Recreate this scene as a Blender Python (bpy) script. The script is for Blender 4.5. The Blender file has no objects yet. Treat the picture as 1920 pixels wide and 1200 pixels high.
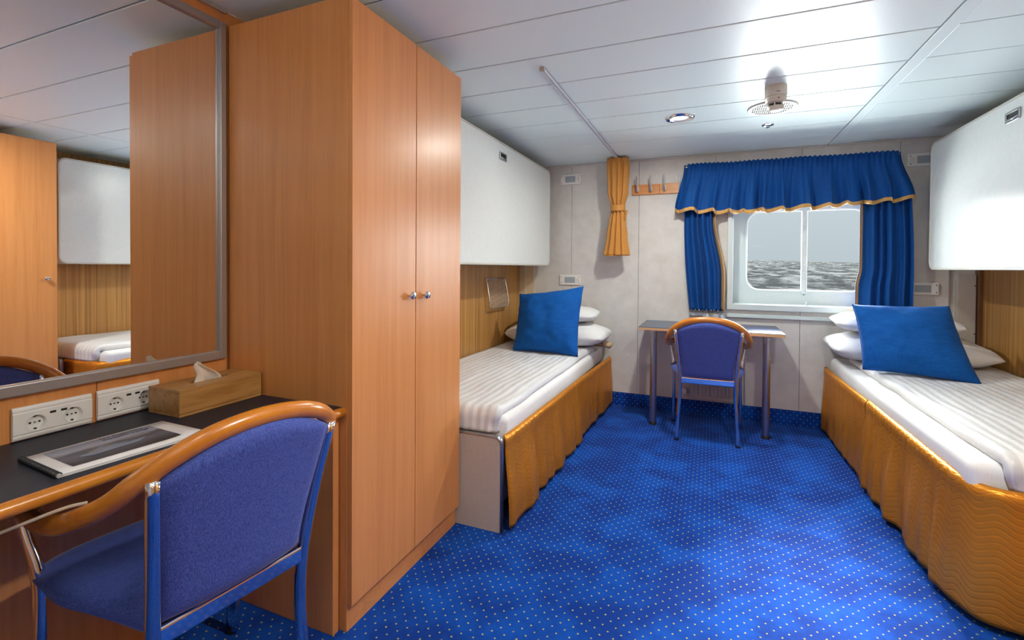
import bpy, bmesh, math, random
from mathutils import Vector, Matrix, noise
R=math.radians; PI=math.pi
random.seed(7)
scn=bpy.context.scene
col=scn.collection

# ------------------------------------------------------------------ camera
YAW,PITCH,ROLL=R(22.628),R(-0.808),R(0.391)
cyw,syw=math.cos(YAW),math.sin(YAW)
f=Vector((-syw,cyw,0)); r=Vector((cyw,syw,0)); u=Vector((0,0,1))
f,u=math.cos(PITCH)*f+math.sin(PITCH)*u, math.cos(PITCH)*u-math.sin(PITCH)*f
r,u=math.cos(ROLL)*r+math.sin(ROLL)*u, math.cos(ROLL)*u-math.sin(ROLL)*r
cam=bpy.data.cameras.new('camera'); cam.lens=890.36/1920*36; cam.sensor_width=36
cam.shift_y=-(600-513.48)/1920; cam.clip_start=0.02; cam.clip_end=3000
co=bpy.data.objects.new('camera',cam); col.objects.link(co)
co.matrix_world=Matrix(((r.x,u.x,-f.x,0),(r.y,u.y,-f.y,0),(r.z,u.z,-f.z,1.184),(0,0,0,1)))
scn.camera=co
# ------------------------------------------------------------------ exposure
scn.view_settings.view_transform='Standard'; scn.view_settings.look='None'
scn.view_settings.exposure=0.25; scn.view_settings.gamma=1; scn.view_settings.use_curve_mapping=False
# ------------------------------------------------------------------ world: hazy bright overcast sky
w=bpy.data.worlds.new('sky'); scn.world=w; w.use_nodes=True
nt=w.node_tree; nt.nodes.clear()
o=nt.nodes.new('ShaderNodeOutputWorld'); bg=nt.nodes.new('ShaderNodeBackground')
tc=nt.nodes.new('ShaderNodeTexCoord'); sx=nt.nodes.new('ShaderNodeSeparateXYZ'); cr=nt.nodes.new('ShaderNodeValToRGB')
nt.links.new(tc.outputs['Generated'],sx.inputs[0]); nt.links.new(sx.outputs['Z'],cr.inputs[0])
nt.links.new(cr.outputs[0],bg.inputs[0]); nt.links.new(bg.outputs[0],o.inputs[0])
cr.color_ramp.elements[0].position=0.0; cr.color_ramp.elements[0].color=(0.50,0.57,0.61,1)
cr.color_ramp.elements[1].position=0.25; cr.color_ramp.elements[1].color=(0.66,0.74,0.78,1)
bg.inputs[1].default_value=0.88
def sun(name,d,strength,ang,color):
    l=bpy.data.lights.new(name,'SUN'); l.energy=strength; l.angle=R(ang); l.color=color
    ob=bpy.data.objects.new(name,l); col.objects.link(ob)
    ob.rotation_euler=Vector(d).to_track_quat('-Z','Y').to_euler(); ob.location=(0.6,9,5)
    return ob
sun('hazy_sun',(-0.10,-1,-0.56),14.0,14,(1.0,0.97,0.93))
sun('sky_glow',(0.0,-1,-0.10),46.0,120,(.95,1.0,1.0))
sun('sea_glint',(-0.12,-1,0.40),4.8,38,(0.95,1.0,1.0))   # daylight thrown up by the bright water
FILL=17.0   # watts of each ceiling downlight

# ------------------------------------------------------------------ materials
def mat(name): 
    m=bpy.data.materials.new(name); m.use_nodes=True
    return m,m.node_tree,m.node_tree.nodes['Principled BSDF']
def P(name,c,rough=.5,metal=0,**k):
    m,t,b=mat(name); b.inputs['Base Color'].default_value=(*c,1); b.inputs['Roughness'].default_value=rough
    b.inputs['Metallic'].default_value=metal
    for kk,v in k.items(): b.inputs[kk.replace('_',' ')].default_value=v
    return m
def N(t,ty,**k):
    n=t.nodes.new(ty)
    for a,v in k.items(): setattr(n,a,v)
    return n
def mapping(t,src,scale,rot=(0,0,0)):
    c=N(t,'ShaderNodeTexCoord'); mp=N(t,'ShaderNodeMapping'); mp.inputs['Scale'].default_value=scale
    mp.inputs['Rotation'].default_value=rot
    t.links.new(c.outputs[src],mp.inputs[0]); return mp.outputs[0]
def ntex(t,vec,scale,detail=4,rough=.55,dist=0):
    n=N(t,'ShaderNodeTexNoise'); n.inputs['Scale'].default_value=scale; n.inputs['Detail'].default_value=detail
    n.inputs['Roughness'].default_value=rough; n.inputs['Distortion'].default_value=dist
    t.links.new(vec,n.inputs['Vector']); return n.outputs['Fac']
def ramp(t,fac,stops):
    c=N(t,'ShaderNodeValToRGB'); el=c.color_ramp.elements
    while len(el)<len(stops): el.new(.5)
    for e,(p,cc) in zip(el,stops): e.position=p; e.color=(*cc,1)
    t.links.new(fac,c.inputs[0]); return c.outputs[0]
def bump(t,b,h,strength,dist):
    n=N(t,'ShaderNodeBump'); n.inputs['Strength'].default_value=strength; n.inputs['Distance'].default_value=dist
    t.links.new(h,n.inputs['Height']); t.links.new(n.outputs[0],b.inputs['Normal'])
def M(t,op,a,b_=None,c=None):
    n=N(t,'ShaderNodeMath',operation=op)
    for i,v in enumerate((a,b_,c)):
        if v is None: continue
        if isinstance(v,(int,float)): n.inputs[i].default_value=v
        else: t.links.new(v,n.inputs[i])
    return n.outputs[0]
def mixc(t,fac,a,b_):
    n=N(t,'ShaderNodeMix',data_type='RGBA')
    if isinstance(fac,(int,float)): n.inputs[0].default_value=fac
    else: t.links.new(fac,n.inputs[0])
    for i,v in ((6,a),(7,b_)):
        if isinstance(v,tuple): n.inputs[i].default_value=(*v,1)
        else: t.links.new(v,n.inputs[i])
    return n.outputs[2]
def wood(name,c1,c2,c3,rough=.35,sc=(14,14,.9),src='Object',coat=.15,fine=9):
    m,t,b=mat(name)
    v=mapping(t,src,sc)
    n1=ntex(t,v,1.6,3,.5,.6); n2=ntex(t,v,fine,5,.6,.2)
    f1=M(t,'ADD',M(t,'MULTIPLY',n1,.6),M(t,'MULTIPLY',n2,.4))
    t.links.new(ramp(t,f1,[(.34,c1),(.5,c2),(.66,c3)]),b.inputs['Base Color'])
    b.inputs['Roughness'].default_value=rough; b.inputs['Coat Weight'].default_value=coat; b.inputs['Coat Roughness'].default_value=.25
    bump(t,b,n2,.03,.001)
    return m
beech=wood('beech',(.60,.235,.064),(.67,.275,.080),(.71,.305,.095),.38,(20,20,.6),coat=.13)
beech_h=wood('beech_h',(.60,.235,.064),(.67,.275,.080),(.71,.305,.095),.38,(.6,20,20),coat=.13)
walnutwall=wood('striped_wood',(.30,.14,.032),(.50,.245,.062),(.66,.36,.11),.4,(34,34,.25),'Object',.1,4)
oak_edge=wood('bent_beech',(.52,.165,.012),(.60,.20,.016),(.66,.24,.022),.25,(6,6,6),'Object',.5,3)
bamboo=wood('bamboo',(.27,.12,.028),(.42,.21,.06),(.50,.27,.085),.38,(22,2.2,22),'Object',.2,3)
darkwood=wood('dark_edge',(.10,.045,.02),(.16,.07,.03),(.2,.09,.04),.4)
def plain_noise(name,c1,c2,scale,rough=.5,bs=.05,bd=.001,sp=None,**k):
    m,t,b=mat(name); v=mapping(t,'Object',(1,1,1)); n=ntex(t,v,scale,6,.65)
    t.links.new(ramp(t,n,[(.35,c1),(.65,c2)]),b.inputs['Base Color']); b.inputs['Roughness'].default_value=rough
    for kk,vv in k.items(): b.inputs[kk.replace('_',' ')].default_value=vv
    bump(t,b,n,bs,bd); return m
wallm=plain_noise('wall_laminate',(.60,.575,.54),(.69,.665,.635),7,.5)
ceilm=P('ceiling_metal',(.81,.93,.93),.36,0,Specular_IOR_Level=.3)
corem=P('wall_core',(.36,.33,.30),.7)
seamm=P('seam_grey',(.22,.19,.16),.7)
bunkm=plain_noise('bunk_cream',(.73,.765,.745),(.77,.80,.78),40,.28,.02,.0006)
bunkedge=P('bunk_edge',(.60,.58,.51),.35)
panelb=plain_noise('beige_panel',(.50,.43,.36),(.54,.47,.40),60,.5)
whitep=P('white_plastic',(.80,.79,.76),.3)
winwhite=P('window_white',(.58,.66,.68),.35)
greyp=P('grey_diffuser',(.36,.40,.44),.35)
black=P('black',(.012,.012,.014),.5)
chrome=P('chrome',(.80,.80,.82),.07,1)
steel=P('steel_leg',(.40,.41,.43),.33,1)
alu=P('aluminium',(.55,.55,.56),.33,1)
grille=P('grille_white',(.72,.70,.64),.4)
navy=plain_noise('navy_laminate',(.011,.014,.024),(.015,.018,.030),300,.42,.05,.0004,Specular_IOR_Level=.2)
navy2=plain_noise('blue_laminate',(.02,.045,.11),(.028,.06,.14),300,.22,.05,.0004)
def fabric(name,c1,c2,scale=420,rough=.85,sheen=.3,bs=.5,bd=.0012,vert=.5):
    m,t,b=mat(name)
    a=ntex(t,mapping(t,'Object',(1,1,.03)),scale,2); a2=ntex(t,mapping(t,'Object',(.06,.06,1)),scale,2)
    s=M(t,'ADD',M(t,'MULTIPLY',a,vert),M(t,'MULTIPLY',a2,1-vert))
    t.links.new(ramp(t,s,[(.4,c1),(.6,c2)]),b.inputs['Base Color']); b.inputs['Roughness'].default_value=rough
    b.inputs['Sheen Weight'].default_value=sheen; b.inputs['Sheen Roughness'].default_value=.4; b.inputs['Specular IOR Level'].default_value=.25
    bump(t,b,s,bs,bd); return m
cushblue=fabric('cushion_blue',(.001,.070,.30),(.002,.105,.42),300,.85,.04)
curtblue=fabric('curtain_blue',(.001,.045,.20),(.002,.080,.33),800,.75,.03,.12,.0006)
chairblue=fabric('upholstery_blue',(.040,.062,.27),(.088,.135,.48),700,.85,.2,.25,.0008,vert=.85)
orange=fabric('orange_curtain',(.50,.215,.045),(.60,.27,.065),800,.6,.1,.12,.0006)
goldtrim=fabric('gold_trim',(.55,.30,.09),(.66,.38,.13),400,.5,.1)
white=fabric('white_cotton',(.76,.76,.76),(.82,.82,.82),500,.8,.1,.15)
beigecloth=fabric('beige_cloth',(.50,.34,.20),(.60,.42,.26),300)
tissuem=P('tissue',(.75,.68,.60),.9)
paper=P('paper',(.80,.77,.75),.35)
def stripes():
    m,t,b=mat('striped_satin')
    c=N(t,'ShaderNodeUVMap'); s=N(t,'ShaderNodeSeparateXYZ'); t.links.new(c.outputs[0],s.inputs[0])
    k=M(t,'FRACT',M(t,'MULTIPLY',s.outputs[0],1/.043))
    k=M(t,'SMOOTH_MIN',M(t,'MULTIPLY',M(t,'PINGPONG',k,.5),2),1,.05)
    st=ramp(t,k,[(.42,(0,0,0)),(.56,(1,1,1))])
    t.links.new(mixc(t,st,(.68,.69,.70),(.80,.80,.80)),b.inputs['Base Color'])
    rr=ramp(t,k,[(.42,(.38,.38,.38)),(.56,(.7,.7,.7))]); t.links.new(rr,b.inputs['Roughness'])
    n=ntex(t,mapping(t,'Object',(1,1,1)),9,3); bump(t,b,n,.25,.01)
    return m
duvetm=stripes()
def quilt():
    m,t,b=mat('gold_quilted_satin')
    c=N(t,'ShaderNodeUVMap'); s=N(t,'ShaderNodeSeparateXYZ'); t.links.new(c.outputs[0],s.inputs[0])
    x,z=s.outputs[0],s.outputs[1]
    wob=M(t,'MULTIPLY',M(t,'SINE',M(t,'MULTIPLY',x,2*PI/.105)),.0125)
    q=M(t,'FRACT',M(t,'MULTIPLY',M(t,'ADD',z,wob),1/.023))
    q=M(t,'MULTIPLY',M(t,'PINGPONG',q,.5),2)
    pad=M(t,'POWER',M(t,'MINIMUM',M(t,'MULTIPLY',q,2.6),1),.5)
    n=ntex(t,mapping(t,'Object',(1,1,1)),2.5,3)
    t.links.new(ramp(t,n,[(.3,(.62,.225,.024)),(.7,(.74,.285,.036))]),b.inputs['Base Color'])
    b.inputs['Roughness'].default_value=.32; b.inputs['Metallic'].default_value=.45; b.inputs['Specular Tint'].default_value=(1,.6,.2,1)
    b.inputs['Sheen Weight'].default_value=.0
    b.inputs['Anisotropic'].default_value=.4
    bump(t,b,pad,.28,.004); return m
quiltm=quilt()
def carpet():
    m,t,b=mat('dotted_carpet')
    c=N(t,'ShaderNodeTexCoord'); s=N(t,'ShaderNodeSeparateXYZ')
    wv=N(t,'ShaderNodeTexNoise'); wv.inputs['Scale'].default_value=60
    t.links.new(c.outputs['Object'],wv.inputs[0]); 
    sc=N(t,'ShaderNodeVectorMath',operation='SCALE'); sc.inputs['Scale'].default_value=.004
    ad=N(t,'ShaderNodeVectorMath',operation='ADD')
    t.links.new(wv.outputs['Color'],sc.inputs[0]); t.links.new(c.outputs['Object'],ad.inputs[0]); t.links.new(sc.outputs[0],ad.inputs[1])
    t.links.new(ad.outputs[0],s.inputs[0])
    X,Y,Z=s.outputs
    YY=M(t,'ADD',Y,Z)      # the same carpet turned up the wall as skirting
    def dots(ox,oy):
        dx=M(t,'MULTIPLY',M(t,'SUBTRACT',M(t,'FRACT',M(t,'ADD',M(t,'MULTIPLY',X,1/.0435),ox)),.5),.0435)
        dy=M(t,'MULTIPLY',M(t,'SUBTRACT',M(t,'FRACT',M(t,'ADD',M(t,'MULTIPLY',YY,1/.0485),oy)),.5),.0485)
        return M(t,'LESS_THAN',M(t,'ADD',M(t,'MULTIPLY',dx,dx),M(t,'MULTIPLY',dy,dy)),.0029**2)
    ox=.5-(-1.031/.0435)%1; oy=.5-(1.199/.0485)%1
    d=M(t,'MAXIMUM',dots(ox,oy),dots(ox+.5,oy+.5))
    v=mapping(t,'Object',(1,1,1))
    pile=ntex(t,v,420,3,.7); wear=ntex(t,v,4.5,4,.6)
    base=mixc(t,ramp(t,wear,[(.42,(0,0,0)),(.62,(1,1,1))]),(.0,.026,.23),(.001,.115,.64))
    base=mixc(t,ramp(t,pile,[(.3,(0,0,0)),(.7,(1,1,1))]),base,(.0,.05,.36))
    t.links.new(mixc(t,d,base,(.55,.47,.10)),b.inputs['Base Color'])
    b.inputs['Roughness'].default_value=.95; b.inputs['Sheen Weight'].default_value=.06; b.inputs['Sheen Tint'].default_value=(.2,.5,1,1)
    b.inputs['Specular IOR Level'].default_value=.2
    bump(t,b,pile,.8,.004); return m
carpetm=carpet()
def glassm():
    m=bpy.data.materials.new('window_glass'); m.use_nodes=True; t=m.node_tree; t.nodes.clear()
    o=N(t,'ShaderNodeOutputMaterial'); mx=N(t,'ShaderNodeMixShader'); tr=N(t,'ShaderNodeBsdfTransparent'); g=N(t,'ShaderNodeBsdfGlossy')
    g.inputs['Roughness'].default_value=.02; tr.inputs[0].default_value=(.97,.98,.98,1)
    lw=N(t,'ShaderNodeLayerWeight'); lw.inputs[0].default_value=.04
    t.links.new(lw.outputs['Fresnel'],mx.inputs[0]); t.links.new(tr.outputs[0],mx.inputs[1]); t.links.new(g.outputs[0],mx.inputs[2])
    t.links.new(mx.outputs[0],o.inputs[0]); return m
glass=glassm()
mirrorm=P('mirror',(.92,.92,.92),.003,1)
def emis(name,c,s):
    m,t,b=mat(name); b.inputs['Base Color'].default_value=(*c,1); b.inputs['Emission Color'].default_value=(*c,1); b.inputs['Emission Strength'].default_value=s
    return m
lampglow=emis('lamp_glow',(1,.97,.92),3.0)
def seam_():
    m,t,b=mat('sea_water')
    v=mapping(t,'Object',(1,1,1)); v2=mapping(t,'Object',(.14,.022,1))
    n=ntex(t,v2,1.0,8,.7,.5)
    foam=ramp(t,n,[(.46,(0,0,0)),(.72,(1,1,1))])
    t.links.new(mixc(t,foam,(.034,.036,.037),(.19,.195,.195)),b.inputs['Base Color']); b.inputs['Specular IOR Level'].default_value=.02
    t.links.new(ramp(t,n,[(.5,(.7,.7,.7)),(.7,(.9,.9,.9))]),b.inputs['Roughness'])
    n3=ntex(t,mapping(t,'Object',(.5,1.2,1)),.8,8,.75); bump(t,b,n3,1,.8)
    b.inputs['IOR'].default_value=1.0
    return m
seam_w=seam_()

# ------------------------------------------------------------------ helpers
def link(o,parent=None,world=True):
    col.objects.link(o)
    if parent is not None:
        o.parent=parent
        if world: o.matrix_parent_inverse=parent.matrix_basis.inverted()
    return o
def empty(name,loc=(0,0,0),rz=0):
    o=bpy.data.objects.new(name,None); o.location=loc; o.rotation_euler=(0,0,rz); o.empty_display_size=.1
    o.matrix_basis=Matrix.Translation(loc)@Matrix.Rotation(rz,4,'Z'); col.objects.link(o); return o
def tag(o,label,cat,group=None,kind=None):
    if label: o['label']=label
    if cat: o['category']=cat
    if group: o['group']=group
    if kind: o['kind']=kind
    return o
def fin(name,bm,m,parent=None,smooth=False,bev=0,seg=2,local=False):
    me=bpy.data.meshes.new(name); bmesh.ops.recalc_face_normals(bm,faces=bm.faces[:]) if not smooth=='keep' else None
    bm.to_mesh(me); bm.free()
    me.materials.append(m)
    o=bpy.data.objects.new(name,me)
    if smooth:
        for p in me.polygons: p.use_smooth=True
    if bev:
        b=o.modifiers.new('bevel','BEVEL'); b.width=bev; b.segments=seg; b.limit_method='ANGLE'; b.angle_limit=R(40)
    link(o,parent,world=not local); return o
def addbox(bm,x0,x1,y0,y1,z0,z1):
    v=[bm.verts.new((x,y,z)) for x in(x0,x1) for y in(y0,y1) for z in(z0,z1)]
    for q in((0,1,3,2),(4,6,7,5),(0,4,5,1),(2,3,7,6),(0,2,6,4),(1,5,7,3)): bm.faces.new([v[i] for i in q])
    return v
def box(name,m,x0,x1,y0,y1,z0,z1,parent=None,bev=0,seg=2,local=False):
    bm=bmesh.new(); addbox(bm,x0,x1,y0,y1,z0,z1); return fin(name,bm,m,parent,False,bev,seg,local)
def cr_pts(P_,n):   # catmull-rom
    P_=[Vector(p) for p in P_]; Q=[2*P_[0]-P_[1]]+P_+[2*P_[-1]-P_[-2]]; out=[]
    for i in range(1,len(Q)-2):
        a,b,c,d=Q[i-1:i+3]
        for k in range(n):
            t=k/n; out.append(.5*((2*b)+(c-a)*t+(2*a-5*b+4*c-d)*t*t+(-a+3*b-3*c+d)*t**3))
    out.append(P_[-1]); return out
def addtube(bm,pts,rx,ry=None,n=12,up=Vector((0,1,0)),cap=True,rfn=None):
    """tube whose section has half width rx sideways and ry towards 'up'"""
    ry=ry or rx; pts=[Vector(p) for p in pts]; rings=[]
    for i,p in enumerate(pts):
        t=(pts[min(i+1,len(pts)-1)]-pts[max(i-1,0)]).normalized()
        s=t.cross(up)
        if s.length<1e-4: s=t.cross(Vector((1,0,.01)))
        s.normalize(); v=s.cross(t).normalized()
        k=rfn(i/(len(pts)-1)) if rfn else 1
        rings.append([bm.verts.new(p+s*math.cos(a)*rx*k+v*math.sin(a)*ry*k) for a in [2*PI*j/n for j in range(n)]])
    for a,b in zip(rings,rings[1:]):
        for j in range(n): bm.faces.new((a[j],a[(j+1)%n],b[(j+1)%n],b[j]))
    if cap: bm.faces.new(rings[0][::-1]); bm.faces.new(rings[-1])
def tube(name,m,pts,rx,ry=None,parent=None,n=12,up=Vector((0,1,0)),local=False,rfn=None):
    bm=bmesh.new(); addtube(bm,pts,rx,ry,n,up,True,rfn); return fin(name,bm,m,parent,True,0,2,local)
def addlathe(bm,prof,c,axis='z',n=32,cap=True):
    rings=[]
    for r_,h in prof:
        ring=[]
        for j in range(n):
            a=2*PI*j/n; p=(r_*math.cos(a),r_*math.sin(a),h)
            if axis=='y': p=(p[0],p[2],p[1])
            if axis=='x': p=(p[2],p[0],p[1])
            ring.append(bm.verts.new((c[0]+p[0],c[1]+p[1],c[2]+p[2])))
        rings.append(ring)
    for a,b in zip(rings,rings[1:]):
        for j in range(n): bm.faces.new((a[j],a[(j+1)%n],b[(j+1)%n],b[j]))
    if cap and prof[0][0]>1e-6: bm.faces.new(rings[0])
    if cap and prof[-1][0]>1e-6: bm.faces.new(rings[-1][::-1])
    bmesh.ops.remove_doubles(bm,verts=bm.verts[:],dist=1e-6)
def lathe(name,m,prof,c,axis='z',parent=None,n=32,smooth=True,local=False,cap=True):
    bm=bmesh.new(); addlathe(bm,prof,c,axis,n,cap); o=fin(name,bm,m,parent,smooth,0,2,local)
    if smooth: 
        md=o.modifiers.new('split','EDGE_SPLIT'); md.split_angle=R(40)
    return o
def rrect(x0,x1,z0,z1,r_,n=8):
    pts=[]
    for cx,cz,a0 in((x1-r_,z1-r_,0),(x0+r_,z1-r_,90),(x0+r_,z0+r_,180),(x1-r_,z0+r_,270)):
        for k in range(n+1):
            a=R(a0+90*k/n); pts.append((cx+r_*math.cos(a),cz+r_*math.sin(a)))
    return pts
def ring(name,m,outer,inner,fn,d0,d1,parent=None,bev=0):
    """plate with a hole: outer/inner loops of equal length, fn(a,b,depth)->xyz"""
    bm=bmesh.new(); L=[[bm.verts.new(fn(a,b,d)) for a,b in lp] for lp in(outer,inner) for d in(d0,d1)]
    n=len(outer)
    for A,B in((L[0],L[1]),(L[2],L[3]),(L[0],L[2]),(L[1],L[3])):
        for j in range(n):
            try: bm.faces.new((A[j],A[(j+1)%n],B[(j+1)%n],B[j]))
            except ValueError: pass
    return fin(name,bm,m,parent,False,bev)
def slab(name,m,loop,fn,d0,d1,parent=None,bev=0,seg=2,smooth=False):
    bm=bmesh.new(); A=[bm.verts.new(fn(a,b,d0)) for a,b in loop]; B=[bm.verts.new(fn(a,b,d1)) for a,b in loop]
    bm.faces.new(A); bm.faces.new(B[::-1]); n=len(A)
    for j in range(n): bm.faces.new((A[j],A[(j+1)%n],B[(j+1)%n],B[j]))
    return fin(name,bm,m,parent,smooth,bev,seg)
def sheet(name,m,fn,nu,nv,parent=None,thick=.002,uvfn=None,local=False):
    bm=bmesh.new(); uvl=bm.loops.layers.uv.new('UVMap')
    g=[[bm.verts.new(fn(i/nu,j/nv)) for j in range(nv+1)] for i in range(nu+1)]
    for i in range(nu):
        for j in range(nv):
            fc=bm.faces.new((g[i][j],g[i+1][j],g[i+1][j+1],g[i][j+1]))
            for lp,(a,b) in zip(fc.loops,((i,j),(i+1,j),(i+1,j+1),(i,j+1))):
                lp[uvl].uv=uvfn(a/nu,b/nv) if uvfn else (a/nu,b/nv)
    me=bpy.data.meshes.new(name); bm.to_mesh(me); bm.free(); me.materials.append(m)
    for p in me.polygons: p.use_smooth=True
    o=bpy.data.objects.new(name,me)
    if thick:
        s=o.modifiers.new('thick','SOLIDIFY'); s.thickness=thick; s.offset=0
    link(o,parent,world=not local); return o
def smooth01(t): t=max(0,min(1,t)); return t*t*(3-2*t)
def nz(x,y=0,z=0): return noise.noise(Vector((x,y,z)))

CEIL=2.10; BACK=4.13; LW=-1.628; RW=1.66; REAR=-1.0
# ------------------------------------------------------------------ setting
tag(box('floor',carpetm,LW-.1,RW+.1,REAR,BACK+.02,-.06,0),'blue carpet with small yellow dots',None,kind='structure')
tag(box('baseboard_back',carpetm,-.78,.80,BACK-.006,BACK+.005,0,.113),None,None,kind='structure')
# ceiling planks
ce=tag(box('ceiling',seamm,LW-.1,RW+.1,REAR,BACK+.2,CEIL+.012,CEIL+.06),'pale grey metal plank ceiling',None,kind='structure')
seams=[3.83-.31*k for k in range(-1,16)]
seams[0]=BACK+.0
for a,b in zip(seams,seams[1:]):
    b=max(b,REAR)
    if a<=REAR: break
    box('ceiling_plank',ceilm,LW,.788,b+.004,a-.004,CEIL,CEIL+.013,ce,.0025)
    box('ceiling_plank',ceilm,.848,RW,b+.003,a-.003,CEIL,CEIL+.013,ce,.0015)
box('ceiling_strip',ceilm,.794,.846,REAR,BACK-.01,CEIL-.001,CEIL+.013,ce,.001)
# back wall
wb=tag(empty('wall_back',(0,BACK,0)),'cream laminate wall with the window',None,kind='structure')
WX0,WX1,WZ0,WZ1=.150,1.19,.895,1.70
xs=[LW-.1,-1.147,-.561,.032,.63,1.224,RW+.1]
for a,b in zip(xs,xs[1:]):
    bm=bmesh.new(); a+=.0012; b-=.0012
    if b<WX0 or a>WX1: addbox(bm,a,b,BACK,BACK+.03,0,CEIL)
    else:
        addbox(bm,a,b,BACK,BACK+.03,0,WZ0); addbox(bm,a,b,BACK,BACK+.03,WZ1,CEIL)
        if a<WX0: addbox(bm,a,WX0,BACK,BACK+.03,WZ0,WZ1)
        if b>WX1: addbox(bm,WX1,b,BACK,BACK+.03,WZ0,WZ1)
    fin('wall_panel',bm,wallm,wb,False,.0008,1)
bm=bmesh.new(); addbox(bm,LW-.1,RW+.1,BACK+.028,BACK+.22,-.1,WZ0-.01); addbox(bm,LW-.1,RW+.1,BACK+.028,BACK+.22,WZ1+.01,CEIL+.1)
addbox(bm,LW-.1,WX0-.01,BACK+.028,BACK+.22,WZ0-.01,WZ1+.01); addbox(bm,WX1+.01,RW+.1,BACK+.028,BACK+.22,WZ0-.01,WZ1+.01)
fin('wall_core',bm,corem,wb)
# left wall, striped wood panels
wl=tag(empty('wall_left',(LW,1.5,0)),'striped wood veneer wall behind mirror and left bed',None,kind='structure')
ys=[REAR,-.4,.2,.80,1.40,2.0,2.60,3.20,3.80,4.08]
for a,b in zip(ys,ys[1:]): box('wall_panel',walnutwall if a>1.3 else beech,LW-.02,LW,a+.001,b-.001,0,CEIL,wl,.0008,1)
box('wall_core',seamm,LW-.08,LW-.019,REAR,BACK,0,CEIL,wl)
wr=tag(empty('wall_right',(RW,1.5,0)),'striped wood veneer wall behind right bed',None,kind='structure')
ys=[REAR,-.2,.4,1.0,1.6,2.05,2.70,3.35,4.0,4.13]
for a,b in zip(ys,ys[1:]): box('wall_panel',walnutwall,RW,RW+.02,a+.001,b-.001,0,CEIL,wr,.0008,1)
box('wall_core',seamm,RW+.019,RW+.08,REAR,BACK,0,CEIL,wr)
tag(box('wall_rear',wallm,LW-.1,RW+.1,REAR-.1,REAR,0,CEIL),'plain wall behind the viewer',None,kind='structure')
d1=tag(box('door_1',beech,-.2,.62,REAR,REAR+.03,0,1.98,None,.002),'cabin door in the rear wall',None,kind='structure')
tube('door_handle',chrome,[(-.12,REAR+.03,1.0),(-.12,REAR+.07,1.0),(-.0,REAR+.07,1.0)],.009,None,d1,10,Vector((0,0,1)))
# mouldings
tag(box('trim_1',P('trim_white',(.62,.60,.56),.4),-1.62,RW,BACK-.012,BACK,CEIL-.012,CEIL-.001,None,.003),None,None,kind='structure')
tag(box('trim_2',P('trim_beige',(.42,.36,.30),.5),LW,LW+.014,REAR,1.19,CEIL-.012,CEIL-.001,None,.003),None,None,kind='structure')
cx=tag(box('trim_3',P('cream',(.66,.55,.38),.45),-1.628,-1.565,BACK-.05,BACK-.001,0,2.05,None,.002),'cream corner casing behind the left bed',None,kind='structure')
box('casing_face',P('cream2',(.68,.56,.38),.45),-1.564,-1.49,BACK-.03,BACK-.001,0,2.05,cx,.002)
lathe('screw',black,[(0,-.001),(.004,-.001),(.004,.001),(0,.001)],(-1.60,BACK-.0505,1.14),'y',cx,10)
rx=tag(box('trim_4',plain_noise('casing_grey',(.52,.48,.44),(.56,.52,.48),60,.45),1.535,1.635,BACK-.035,BACK-.001,0,1.155,None,.004),'pale boxed corner casing behind the right bed',None,kind='structure')
box('casing_rail',alu,1.500,1.508,BACK-.012,BACK-.001,0,1.9,rx,.001)
box('casing_edge',darkwood,1.640,1.66,BACK-.06,BACK-.001,0,1.9,rx,.001)
for z in(.78,1.10): lathe('screw',black,[(0,-.001),(.004,-.001),(.004,.001),(0,.001)],(1.628,BACK-.0355,z-.02),'y',rx,10)

# ------------------------------------------------------------------ window
wn=tag(empty('window_1',(.67,BACK,1.3)),'white ship window with two panes and central mullion',None,kind='structure')
fy=lambda a,b,d:(a,d,b)
def sq(x0,x1,z0,z1): return [(x1,z1),(x0,z1),(x0,z0),(x1,z0)]
ring('window_frame',winwhite,sq(.125,1.215,.864,1.74),sq(.166,1.175,.908,1.69),fy,4.095,4.135,wn,.003)
ring('window_lining',winwhite,sq(.156,1.185,.898,1.70),sq(.166,1.175,.910,1.69),fy,4.13,4.36,wn)
ring('window_plate',winwhite,rrect(.166,1.175,.908,1.69,.002),rrect(.268,1.078,1.014,1.64,.10),fy,4.262,4.28,wn,.004)
ring('window_gasket',P('gasket',(.80,.86,.86),.5),rrect(.262,1.084,1.008,1.646,.105),rrect(.276,1.070,1.022,1.632,.094),fy,4.256,4.264,wn,.003)
box('window_mullion',winwhite,.652,.690,4.25,4.285,.99,1.66,wn,.005)
boltbm=None
def bolt(x,z):
    return lathe('bolt',P_bolt,[(0,-.004),(.003,-.0035),(.0045,0),(.0045,.003),(0,.003)],(x,0,z),'y',wn,8,True)
P_bolt=P('bolt_white',(.66,.72,.74),.3)
for z in [1.03+.062*k for k in range(10)]:
    b=bolt(.671,z); b.location.y+=4.25
for x in [.36+.062*k for k in range(12)]:
    if abs(x-.67)>.02: b=bolt(x,.975); b.location.y+=4.262
lathe('drain_hole',black,[(0,-.001),(.004,-.001),(.004,.001),(0,.001)],(.671,4.2615,.985),'y',wn,10)
slab('window_pane',glass,rrect(.262,.656,1.008,1.646,.02),fy,4.268,4.272,wn)
slab('window_pane',glass,rrect(.686,1.084,1.008,1.646,.02),fy,4.268,4.272,wn)
tube('window_catch',winwhite,[(.675,4.17,.908),(.675,4.17,.925),(.68,4.19,.932),(.68,4.205,.92)],.005,None,wn,8)
tag(box('curtain_ledge',winwhite,-.154,1.45,BACK-.03,BACK-.001,.803,.832,None,.003),'thin white ledge rail below the window','ledge')

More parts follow.
